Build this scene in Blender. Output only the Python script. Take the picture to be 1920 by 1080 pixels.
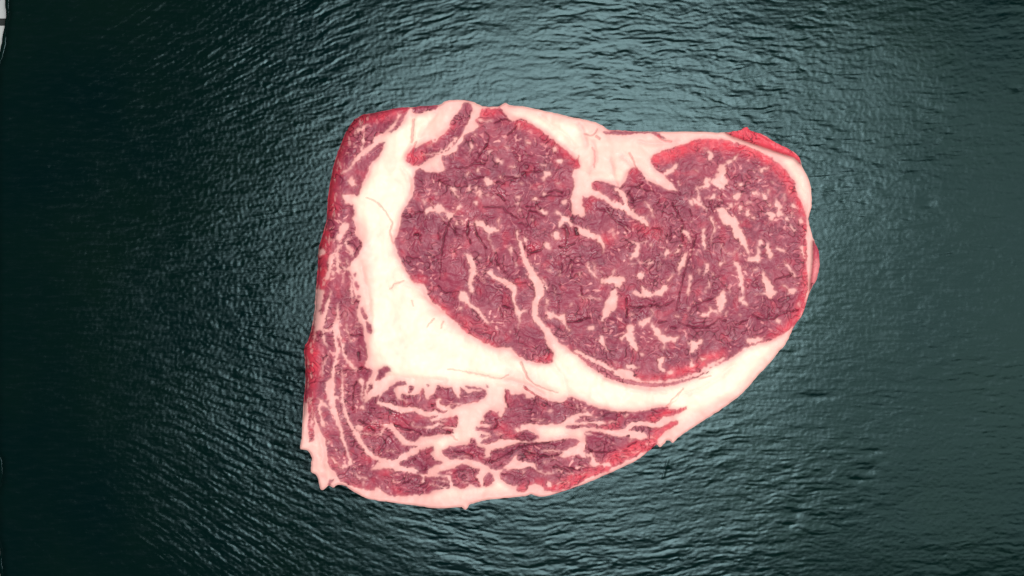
import bpy, math
import numpy as np

# ------------------------------------------------------------------ clean
for o in list(bpy.data.objects):
    bpy.data.objects.remove(o, do_unlink=True)
scene = bpy.context.scene
COL = scene.collection

# ------------------------------------------------------------------ camera
# plan coordinates: 1920 x 1080 units lie over 0.42 m x 0.236 m of the board
KM = 0.42 / 1920.0            # metres per plan unit on the board surface
BOARD_Z = 0.008               # top of the slate
CAM_D = 0.90                  # camera above the slate
THICK = 0.026                 # steak thickness
cam = bpy.data.cameras.new('camera')
cam.sensor_width = 36.0
cam.lens = 36.0 * CAM_D / 0.42
cam.clip_start = 0.01
cam.clip_end = 50.0
cam_o = bpy.data.objects.new('camera', cam)
cam_o.location = (0, 0, BOARD_Z + CAM_D)
COL.objects.link(cam_o)
scene.camera = cam_o

# ------------------------------------------------------------------ light
world = bpy.data.worlds.new('World')
scene.world = world
world.use_nodes = True
bg = world.node_tree.nodes['Background']
bg.inputs[0].default_value = (0.80, 0.95, 1.0, 1)
bg.inputs[1].default_value = 0.012


def area(name, loc, target, sx, sy, power, col):
    l = bpy.data.lights.new(name, 'AREA')
    l.shape = 'RECTANGLE'
    l.size = sx
    l.size_y = sy
    l.energy = power
    l.color = col
    o = bpy.data.objects.new(name, l)
    o.location = loc
    d = np.array(target, float) - np.array(loc, float)
    from mathutils import Vector
    o.rotation_euler = Vector(d).to_track_quat('-Z', 'Y').to_euler()
    COL.objects.link(o)
    return o


area('ceiling_lamp', (0.05, 0.05, 1.30), (0.03, 0.0, 0), 0.36, 0.46, 15.3, (1.0, 0.985, 0.965))
area('side_lamp', (0.62, 0.0, 1.25), (0.30, 0, 0), 0.55, 0.95, 7.5, (0.92, 1.0, 0.90))

scene.view_settings.view_transform = 'Standard'
scene.view_settings.look = 'None'
scene.view_settings.exposure = 0.0
scene.view_settings.gamma = 1.0
scene.view_settings.use_curve_mapping = False
scene.render.engine = 'CYCLES'

# ------------------------------------------------------------------ noise
_rng = np.random.RandomState(11)
_PERM = _rng.permutation(512).astype(np.int64)
_ANG = _rng.rand(512) * 2 * np.pi
_GX, _GY = np.cos(_ANG).astype(np.float32), np.sin(_ANG).astype(np.float32)


def perlin(x, y, seed=0):
    x = np.asarray(x, np.float32)
    y = np.asarray(y, np.float32)
    xi = np.floor(x).astype(np.int64)
    yi = np.floor(y).astype(np.int64)
    fx = x - xi
    fy = y - yi
    u = fx * fx * fx * (fx * (fx * 6 - 15) + 10)
    v = fy * fy * fy * (fy * (fy * 6 - 15) + 10)

    def g(ix, iy, dx, dy):
        h = _PERM[(_PERM[(ix + seed * 37) & 511] + iy + seed * 91) & 511]
        return _GX[h] * dx + _GY[h] * dy
    a = g(xi, yi, fx, fy)
    b = g(xi + 1, yi, fx - 1, fy)
    c = g(xi, yi + 1, fx, fy - 1)
    d = g(xi + 1, yi + 1, fx - 1, fy - 1)
    return ((a + u * (b - a)) * (1 - v) + (c + u * (d - c)) * v) * 1.5


def fbm(x, y, octv, seed=0, gain=0.5):
    s = 0
    a = 1.0
    for i in range(octv):
        s = s + a * perlin(x * 2 ** i, y * 2 ** i, seed + i)
        a *= gain
    return s


def smooth(a, b, t):
    t = np.clip((t - a) / (b - a), 0, 1)
    return t * t * (3 - 2 * t)


def boxblur(a, r):
    for ax in (0, 1):
        p = np.concatenate([np.repeat(np.take(a, [0], ax), r + 1, ax), a,
                            np.repeat(np.take(a, [-1], ax), r, ax)], ax)
        c = np.cumsum(p, ax, dtype=np.float64)
        n = a.shape[ax]
        hi = np.take(c, range(2 * r + 1, 2 * r + 1 + n), ax)
        lo = np.take(c, range(0, n), ax)
        a = ((hi - lo) / (2 * r + 1)).astype(np.float32)
    return a


def gblur(a, s):
    R = max(1, int(s * 3))
    k = np.exp(-np.arange(-R, R + 1) ** 2 / (2.0 * s * s))
    k /= k.sum()
    for ax in (0, 1):
        out = np.zeros_like(a)
        for i, w in enumerate(k):
            out += np.float32(w) * np.roll(a, i - R, ax)
        a = out
    return a


# ------------------------------------------------------------------ materials
def new_mat(name):
    m = bpy.data.materials.new(name)
    m.use_nodes = True
    nt = m.node_tree
    return m, nt, nt.nodes['Principled BSDF']


def node(nt, kind, **kw):
    n = nt.nodes.new(kind)
    for k, v in kw.items():
        setattr(n, k, v)
    return n


def mixc(nt, fac, a, b, mode='MIX'):
    n = node(nt, 'ShaderNodeMix', data_type='RGBA', blend_type=mode)
    for sock, v in ((n.inputs[0], fac), (n.inputs[6], a), (n.inputs[7], b)):
        if hasattr(v, 'is_output'):
            nt.links.new(v, sock)
        elif isinstance(v, (int, float)):
            sock.default_value = v
        else:
            sock.default_value = (*v, 1)
    return n.outputs[2]


def ramp(nt, src, p0, p1, v0=0.0, v1=1.0):
    n = node(nt, 'ShaderNodeMapRange')
    nt.links.new(src, n.inputs[0])
    n.inputs[1].default_value = p0
    n.inputs[2].default_value = p1
    n.inputs[3].default_value = v0
    n.inputs[4].default_value = v1
    return n.outputs[0]


def noise_tex(nt, co, scale, detail=3, rough=0.55):
    n = node(nt, 'ShaderNodeTexNoise')
    n.inputs['Scale'].default_value = scale
    n.inputs['Detail'].default_value = detail
    n.inputs['Roughness'].default_value = rough
    nt.links.new(co, n.inputs['Vector'])
    return n.outputs['Fac']


def attr(nt, name):
    n = node(nt, 'ShaderNodeAttribute', attribute_name=name)
    return n.outputs['Fac']


# raw beef: muscle, red rim, fat, creases come from attributes that follow the cut
beef, nt, bs = new_mat('raw_beef')
co = node(nt, 'ShaderNodeTexCoord').outputs['Object']
nA = noise_tex(nt, co, 95, 4)
nB = noise_tex(nt, co, 420, 4, 0.6)
nC = noise_tex(nt, co, 1500, 2, 0.6)
lean = mixc(nt, ramp(nt, nA, 0.35, 0.65), (0.250, 0.033, 0.072), (0.345, 0.048, 0.092))
lean = mixc(nt, attr(nt, 'pink'), lean, (0.66, 0.155, 0.195))
lean = mixc(nt, attr(nt, 'red'), lean, (0.76, 0.056, 0.092))
lean = mixc(nt, ramp(nt, nB, 0.35, 0.80, 0.0, 0.25), lean, (0.20, 0.030, 0.060))
fatc = mixc(nt, attr(nt, 'cream'), (0.92, 0.440, 0.415), (0.95, 0.85, 0.69))
fatc = mixc(nt, ramp(nt, nA, 0.50, 0.80, 0.0, 0.35), fatc, (0.83, 0.52, 0.46))
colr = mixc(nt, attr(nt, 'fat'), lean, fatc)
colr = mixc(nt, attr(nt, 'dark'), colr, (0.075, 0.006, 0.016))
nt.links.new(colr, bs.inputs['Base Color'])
rgh = node(nt, 'ShaderNodeMath', operation='MULTIPLY_ADD')
nt.links.new(attr(nt, 'wet'), rgh.inputs[0])
rgh.inputs[1].default_value = -0.30
nt.links.new(ramp(nt, nB, 0.3, 0.7, 0.36, 0.58), rgh.inputs[2])
nt.links.new(rgh.outputs[0], bs.inputs['Roughness'])
bs.inputs['Specular IOR Level'].default_value = 0.25
bmp = node(nt, 'ShaderNodeBump')
bmp.inputs['Strength'].default_value = 0.35
bmp.inputs['Distance'].default_value = 0.0004
nt.links.new(mixc(nt, 0.4, nB, nC), bmp.inputs['Height'])
nt.links.new(bmp.outputs[0], bs.inputs['Normal'])

# slate: dull stone body with a soft cleavage sheen
GLOSS = (0.0066, 0.0104, 0.0112)
slate, nt, bs = new_mat('slate')
co = node(nt, 'ShaderNodeTexCoord').outputs['Object']
mp = node(nt, 'ShaderNodeMapping')
mp.inputs['Scale'].default_value = (0.22, 1.0, 1.0)
nt.links.new(co, mp.inputs['Vector'])
nL = noise_tex(nt, co, 14, 4)
nS = noise_tex(nt, mp.outputs[0], 520, 4, 0.65)
nF = noise_tex(nt, co, 1700, 2, 0.7)
c1 = mixc(nt, ramp(nt, nL, 0.35, 0.68), (0.0008, 0.0078, 0.0084), (0.0024, 0.0104, 0.0084))
c1 = mixc(nt, ramp(nt, nS, 0.45, 0.75, 0.0, 0.6), c1, (0.004, 0.011, 0.012))
bmp = node(nt, 'ShaderNodeBump')
bmp.inputs['Strength'].default_value = 0.5
bmp.inputs['Distance'].default_value = 0.00008
nt.links.new(mixc(nt, 0.25, nS, nF), bmp.inputs['Height'])
dif = node(nt, 'ShaderNodeBsdfDiffuse')
nt.links.new(c1, dif.inputs['Color'])
nt.links.new(bmp.outputs[0], dif.inputs['Normal'])
glo = node(nt, 'ShaderNodeBsdfAnisotropic', distribution='BECKMANN')
glo.inputs['Color'].default_value = (*GLOSS, 1)
nt.links.new(ramp(nt, nS, 0.3, 0.7, 0.17, 0.27), glo.inputs['Roughness'])
nt.links.new(bmp.outputs[0], glo.inputs['Normal'])
add = node(nt, 'ShaderNodeAddShader')
nt.links.new(dif.outputs[0], add.inputs[0])
nt.links.new(glo.outputs[0], add.inputs[1])
nt.links.new(add.outputs[0], nt.nodes['Material Output'].inputs['Surface'])
nt.nodes.remove(bs)

# pale tabletop
pale, nt, bs = new_mat('pale_painted_wood')
co = node(nt, 'ShaderNodeTexCoord').outputs['Object']
nt.links.new(mixc(nt, ramp(nt, noise_tex(nt, co, 60, 4), 0.3, 0.7), (0.42, 0.46, 0.47), (0.56, 0.57, 0.56)),
             bs.inputs['Base Color'])
bs.inputs['Roughness'].default_value = 0.5
gap, nt, bs = new_mat('dark_substrate')
co = node(nt, 'ShaderNodeTexCoord').outputs['Object']
nt.links.new(mixc(nt, noise_tex(nt, co, 80, 3), (0.006, 0.012, 0.012), (0.02, 0.025, 0.025)), bs.inputs['Base Color'])
bs.inputs['Roughness'].default_value = 0.8


# ------------------------------------------------------------------ mesh helpers
def mesh_obj(name, verts, faces, mat, parent=None, attrs=None, shade=True):
    """faces: (n, 4) int array"""
    me = bpy.data.meshes.new(name)
    verts = np.asarray(verts, np.float32)
    faces = np.asarray(faces, np.int32)
    nv, nf = len(verts), len(faces)
    k = faces.shape[1]
    me.vertices.add(nv)
    me.vertices.foreach_set('co', verts.ravel())
    me.loops.add(nf * k)
    me.loops.foreach_set('vertex_index', faces.ravel())
    me.polygons.add(nf)
    me.polygons.foreach_set('loop_start', np.arange(0, nf * k, k, dtype=np.int32))
    me.polygons.foreach_set('use_smooth', np.full(nf, shade, dtype=bool))
    me.update(calc_edges=True)
    for an, av in (attrs or {}).items():
        a = me.attributes.new(an, 'FLOAT', 'POINT')
        a.data.foreach_set('value', np.asarray(av, np.float32))
    me.materials.append(mat)
    o = bpy.data.objects.new(name, me)
    COL.objects.link(o)
    o.parent = parent
    return o


def empty(name, loc=(0, 0, 0)):
    o = bpy.data.objects.new(name, None)
    o.empty_display_size = 0.02
    o.location = loc
    COL.objects.link(o)
    return o


def box(name, x0, x1, y0, y1, z0, z1, mat, parent=None, skew=0.0):
    v = [(x, y + (skew if x > x0 else 0), z) for z in (z0, z1) for (x, y) in ((x0, y0), (x1, y0), (x1, y1), (x0, y1))]
    f = [(3, 2, 1, 0), (4, 5, 6, 7), (0, 1, 5, 4), (1, 2, 6, 5), (2, 3, 7, 6), (3, 0, 4, 7)]
    return mesh_obj(name, v, f, mat, parent, shade=False)


# ================================================================== TABLE
def wx(px):
    return (px - 960) * KM


def wy(py):
    return (540 - py) * KM


table = box('tabletop', wx(-700), wx(2500), wy(1700), wy(-700), -0.022, -0.003, gap)
table['kind'] = 'structure'
box('plank', wx(-690), wx(2490), wy(30), wy(-690), -0.003 + 1e-5, 0.0, pale, table)
box('plank', wx(-690), wx(2490), wy(872), wy(44), -0.003 + 1e-5, 0.0, pale, table)
box('plank', wx(-690), wx(2490), wy(1690), wy(886), -0.003 + 1e-5, 0.0, pale, table)

# ================================================================== SLATE BOARD
STEP = 2.05
gx = np.arange(-2, 2080, STEP)
gy = np.arange(-170, 1250, STEP)
PX, PY = np.meshgrid(gx, gy)
PX = PX.astype(np.float32)
PY = PY.astype(np.float32)
# chipped left edge
ly = np.interp(gy, [-170, 0, 30, 70, 108, 130, 300, 500, 720, 845, 862, 905, 930, 1010, 1030, 1080, 1250],
               [22, 16, 14, 10, 3, -6, -9, -8, -9, -8, 1, 2, -7, -6, 1, 3.5, 10])
ly = ly + 2.2 * perlin(gy / 21.0, gy * 0 + .3, 5) + 1.2 * perlin(gy / 7.0, gy * 0 + .7, 6)
sx = np.clip(1 - (PX + 2) / 90.0, 0, 1)
PXw = PX + (ly[:, None] + 2) * sx
# cleavage ripples: they fan together towards the left end of the board
lx = np.arange(-400, 2400)
rate = np.interp(lx, [-400, 420, 720, 1020, 2400], [0.00135, 0.00135, 0.0006, 0.0, 0.0])
lnh = np.cumsum(rate[::-1])[::-1]
h = np.exp(np.interp(PXw, lx, lnh)).astype(np.float32)
V = (PY - 480.0) * h
V = V + 0.10 * np.clip(PXw - 1000, 0, 450) * smooth(560, 900, PY) - 0.05 * np.clip(PXw - 1100, 0, 500) * smooth(420, 100, PY)
V = V + 7.0 * perlin(PXw / 130.0, V / 70.0, 21) + 3.0 * perlin(PXw / 40.0, V / 26.0, 22)
hh = np.sqrt(h)
PXq = PXw + 30 * perlin(PXw / 110.0 + 7, V / 24.0, 23) + 0.6 * V
r1 = perlin(PXq / 46.0, V / 7.6, 31)
r2 = perlin(PXq / 20.0 + 9, V / 5.0, 32)
r3 = perlin(PXq / 60.0 + 4, V / 19.0, 33)
r4 = perlin(PXq / 9.0, V / 3.9, 34)
ridge = 1 - np.abs(r1) * 2.2
ridge2 = 1 - np.abs(r2) * 2.2
amp = 0.40 + 0.60 * smooth(-0.5, 0.5, fbm(PXw / 260.0, PY / 200.0, 2, 41))
calm = (1 - 0.40 * smooth(1350, 1750, PXw)) * (1 - 0.45 * smooth(560, 120, PXw))           # the right end is split smoother
grain = fbm(PXw / 7.0, PY / 6.0, 2, 51)
r5 = perlin(PXq / 30.0 + 2, V / 4.2, 35)
r6 = perlin(PXq / 14.0 + 2, V / 2.6, 36)
fq = (1.1 * r3 + 0.9 * r1 + 0.45 * r2 + 0.25 * r5 + 0.18 * r6) * 3.2
terr = np.floor(fq) + smooth(0.62, 1.0, fq - np.floor(fq))
brk = 0.55 + 0.9 * smooth(-0.3, 0.4, perlin(PXw / 24.0, V / 15.0, 37))
Z = 0.000016 * terr * amp * calm / hh
Z += 0.68 * brk * (0.000036 * ridge + 0.000030 * ridge2 + 0.00006 * r3 + 0.000026 * r4 + 0.000045 * r5 + 0.000022 * r6) * amp * calm / hh
Z += (0.000022 + 0.000020 * np.exp(-((PXw - 470) / 170.0) ** 2)) * grain
Z += 0.0003 * fbm(PXw / 420.0, PY / 300.0, 2, 61)
# a few shallow pits and a scratch
for (cx, cy, rx, ry, dep) in ((1630, 882, 16, 6, .0005), (1600, 900, 20, 5, .0004), (1490, 962, 14, 9, .0004),
                              (1480, 985, 10, 4, .0004), (1636, 846, 14, 4, .0004), (1740, 380, 16, 12, .0004),
                              (1905, 165, 10, 6, .0004), (1530, 745, 34, 7, .0005)):
    Z -= 0.4 * dep * np.exp(-((PXw - cx) / rx) ** 2 - ((PY - cy) / ry) ** 2)
tsc = np.clip((PY - 862) / 34, 0, 1)
Z += 0.00012 * np.exp(-((PXw - (1252 - 9 * tsc)) / 2.2) ** 2) * ((PY > 860) & (PY < 898))
# worn rounded rim along the left edge
de = PX + 2
Z -= 0.0016 * np.clip(1 - de / 16.0, 0, 1) ** 2
Z -= Z.mean()
bx_, by_ = wx(PXw), wy(PY)
ny, nx = PX.shape
top = np.stack([bx_, by_, Z], -1).reshape(-1, 3)
idx = np.arange(ny * nx).reshape(ny, nx)
f = np.stack([idx[1:, :-1], idx[1:, 1:], idx[:-1, 1:], idx[:-1, :-1]], -1).reshape(-1, 4)
board = empty('slate_board', (0, 0, BOARD_Z))
board['label'] = 'dark teal slate serving board with rippled split surface under the raw steak'
board['category'] = 'slate board'
mesh_obj('top_surface', top, f, slate, board)
# broken side faces and underside
loop = np.concatenate([idx[0, :-1], idx[:-1, -1], idx[-1, :0:-1], idx[:0:-1, 0]])[::3]
ring = top[loop]
nr = len(ring)
rows = []
out = ring[:, :2] / np.linalg.norm(ring[:, :2], axis=1)[:, None]
tt = np.arange(nr)
for k, (zz, off) in enumerate(((None, 0.0), (-0.0015, .0012), (-0.0035, .0005), (-0.0055, .0011), (-0.0080, -.0006))):
    rr = ring.copy()
    nzz = perlin(tt / 6.0, tt * 0 + k * 1.7, 71) * 0.0007
    rr[:, :2] += out * (off + (nzz if k else 0))[:, None] if k else 0
    if zz is not None:
        rr[:, 2] = zz + (nzz * 0.5 if k < 4 else 0)
    rows.append(rr)
sv = np.concatenate(rows)
fi = []
for k in range(4):
    a = np.arange(nr) + k * nr
    b = np.roll(np.arange(nr), -1) + k * nr
    fi.append(np.stack([a, b, b + nr, a + nr], -1))
mesh_obj('split_edge', sv, np.concatenate(fi), slate, board)

# ================================================================== STEAK PLAN
X0, X1, Y0, Y1 = 545, 1555, 172, 972
SX, SY = np.meshgrid(np.arange(X0, X1).astype(np.float32), np.arange(Y0, Y1).astype(np.float32))
SH = SX.shape
TILE = {'W': (0, 0, 1), 'A': (540, 160, 4.5), 'B': (860, 160, 4.5), 'C': (1180, 200, 3.6), 'D': (540, 400, 4.5),
        'E': (860, 400, 4.5), 'F': (1180, 440, 3.6), 'G': (540, 600, 2.92), 'I': (840, 600, 2.92),
        'H': (1100, 640, 3.272), 'a': (560, 420, 7.2), 'b': (560, 560, 7.2), 'c': (560, 690, 7.2),
        'd': (560, 800, 7.2), 'e': (740, 690, 7.2), 'f': (740, 810, 7.2), 'g': (920, 700, 7.2),
        'h': (920, 800, 7.2), 'i': (1100, 740, 7.2), 'j': (740, 300, 7.2), 'k': (920, 300, 7.2),
        'l': (1100, 300, 7.2), 'm': (1100, 440, 7.2), 'n': (1280, 260, 5.776), 'o': (1280, 430, 5.776),
        'p': (1080, 560, 5.776)}


def pts(t, s):
    x0, y0, k = TILE[t]
    a = np.array(s.split(), float).reshape(-1, 2)
    return a / k + (x0, y0)


def stroke_pts(t, s):
    x0, y0, k = TILE[t]
    out = []
    last = 2.0
    for q in s.split(';'):
        v = [float(z) for z in q.split()]
        if len(v) > 2:
            last = v[2]
        out.append((v[0] / k + x0, v[1] / k + y0, last))
    return np.array(out)


def spline(p, n=4):
    """open Catmull-Rom through the rows of p"""
    q = np.vstack([2 * p[0] - p[1], p, 2 * p[-1] - p[-2]])
    out = []
    for i in range(1, len(q) - 2):
        for u in np.arange(n) / n:
            out.append(0.5 * ((2 * q[i]) + (-q[i - 1] + q[i + 1]) * u + (2 * q[i - 1] - 5 * q[i] + 4 * q[i + 1] - q[i + 2]) * u * u
                              + (-q[i - 1] + 3 * q[i] - 3 * q[i + 1] + q[i + 2]) * u ** 3))
    out.append(p[-1])
    return np.array(out)


# organic wobble of all traced borders
WXG = SX + 1.7 * perlin(SX / 9.0, SY / 9.0, 101) + 1.3 * perlin(SX / 4.5, SY / 4.5, 102) + 1.5 * perlin(SX / 22.0, SY / 22.0, 103)
WYG = SY + 1.7 * perlin(SX / 9.0, SY / 9.0, 104) + 1.3 * perlin(SX / 4.5, SY / 4.5, 105) + 1.5 * perlin(SX / 22.0, SY / 22.0, 106)


def bbox(p, pad):
    x0 = max(0, int(p[:, 0].min() - pad - X0))
    x1 = min(SH[1], int(p[:, 0].max() + pad - X0) + 2)
    y0 = max(0, int(p[:, 1].min() - pad - Y0))
    y1 = min(SH[0], int(p[:, 1].max() + pad - Y0) + 2)
    return slice(y0, y1), slice(x0, x1)


def inside(p, GXA, GYA, pad=8):
    sl = bbox(p, pad)
    gxx, gyy = GXA[sl], GYA[sl]
    m = np.zeros(gxx.shape, bool)
    q = np.roll(p, -1, 0)
    for (xa, ya), (xb, yb) in zip(p, q):
        if ya == yb:
            continue
        c = ((ya > gyy) != (yb > gyy)) & (gxx < (xb - xa) * (gyy - ya) / (yb - ya) + xa)
        m ^= c
    return sl, m


def stroke_d(p, GXA, GYA, pad=8):
    """signed distance (negative inside) to a stroke with full width p[:,2]"""
    sl = bbox(p, pad + p[:, 2].max())
    gxx, gyy = GXA[sl], GYA[sl]
    best = np.full(gxx.shape, 1e3, np.float32)
    for a, b in zip(p[:-1], p[1:]):
        ab = b[:2] - a[:2]
        L = max(1e-6, (ab ** 2).sum())
        t = np.clip(((gxx - a[0]) * ab[0] + (gyy - a[1]) * ab[1]) / L, 0, 1)
        d = np.hypot(gxx - a[0] - t * ab[0], gyy - a[1] - t * ab[1]) - 0.5 * (a[2] + t * (b[2] - a[2]))
        best = np.minimum(best, d)
    return sl, best


OUT = pts('W', """664 224 673 219 682 215 704 211 729 206 751 202 773 201 795 199 822 197 835 190 858 187 882 190 893 194
902 198 913 200 935 199 943 195 949 193 958 198 984 200 1015 207 1044 213 1071 220 1104 226 1127 234 1140 243 1160 244
1180 246 1215 247 1249 247 1313 247 1347 249 1370 247 1388 244 1396 239 1402 239 1407 245 1430 252 1452 266 1480 280
1497 293 1504 312 1517 338 1522 366 1521 389 1517 404 1517 418 1523 441 1527 453 1534 468 1536 487 1536 502 1530 526
1523 537 1515 557 1504 590 1489 612 1473 645 1460 659 1447 676 1422 703 1393 736 1360 762 1320 788 1289 808 1271 821
1262 830 1256 826 1250 826 1245 832 1238 838 1231 834 1213 848 1192 864 1158 880 1134 891 1093 908 1059 920 1018 931
997 927 984 930 945 934 908 938 890 943 880 946 877 952 871 955 866 951 858 951 821 953 780 948 732 942 691 935 667 924
650 913 641 909 632 909 625 914 617 910 612 913 606 918 601 917 598 907 595 894 588 887 583 883 584 868 585 858 578 846
570 843 563 841 565 825 566 818 569 764 573 703 571 670 571 651 577 640 583 622 586 606 590 580 591 556 594 524 596 495
597 469 604 444 609 425 613 411 614 382 617 356 626 309 638 273 651 244""")
OUT = spline(np.vstack([OUT, OUT[:1]]), 6)[:-1]
_n = np.arange(len(OUT))
OUT = OUT + np.stack([0.9 * perlin(OUT[:, 0] / 7, OUT[:, 1] / 7, 3), 0.9 * perlin(OUT[:, 0] / 7, OUT[:, 1] / 7, 4)], -1)

EYE = pts('W', """905 204 899 211 899 219 890 227 897 237 889 246 873 253 870 262 860 271 855 284 840 291 827 293 829 302 836 318
822 323 807 322 789 320 786 316 779 320 775 336 779 353 773 371 762 384 755 400 749 429 739 456 747 478 760 507 776 529
796 533 801 544 803 553 809 564 824 574 838 587 849 598 861 610 874 624 891 633 919 648 932 651 956 651 970 665 987 675
1015 681 1035 679 1037 662 1027 648 1022 636 1032 636 1045 640 1060 650 1076 662 1104 683 1131 700 1158 713 1190 722 1218 725
1240 724 1271 717 1314 700 1351 682 1384 663 1393 654 1402 650 1424 645 1447 637 1472 624 1488 612 1499 596 1509 573 1513 546
1515 518 1511 496 1513 468 1511 442 1513 419 1508 394 1497 367 1488 339 1472 317 1449 297 1419 283 1386 269 1352 261
1324 259 1299 263 1286 269 1258 278 1230 289 1219 300 1224 311 1238 324 1248 331 1258 342 1272 358 1255 357 1236 348 1222 342
1211 339 1205 325 1194 315 1185 315 1178 322 1172 340 1164 352 1156 349 1138 342 1120 339 1110 341 1111 353 1120 360 1130 367 1120 366
1109 367 1098 371 1093 367 1092 382 1096 392 1098 402 1090 408 1084 402 1078 404 1073 400 1069 371 1076 349 1073 324 1078 318 1089 313
1084 302 1069 289 1049 271 1029 256 1011 242 993 231 978 224 960 226 951 220 944 209 938 200 930 203 918 204""")

LEFT = pts('W', """655 222 682 205 729 195 773 195 764 212 755 226 745 240 733 252 724 262 717 275 711 293 693 311 684 338 673 360
664 382 664 400 660 407 666 422 667 442 677 455 674 476 663 487 656 498 649 505 657 510 659 517 663 539 666 559 675 563 670 579 668 591
672 603 681 607 682 624 685 641 688 654 688 668 684 685 700 695 699 698 696 718 700 729 690 734 685 745 682 757 694 750 699 745 710 739
709 748 707 756 714 760 730 765 748 769 758 775 776 771 786 776 796 783 812 779 823 778 817 782 805 787 809 793 818 787 837 782 859 779 859 787
857 801 848 801 837 800 823 804 830 805 851 805 852 811 844 814 818 815 789 819 787 823 778 828 768 828 757 822 748 826 754 835 787 836
770 842 765 847 752 852 748 856 747 860 730 866 707 868 697 879 696 889 699 897 706 911 704 919 685 918 657 910 638 903 632 889 620 878
614 862 613 840 606 818 597 800 594 786 588 772 590 800 588 825 581 830 578 790 577 755 560 748 560 640 575 560 580 440 610 300""")

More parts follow.
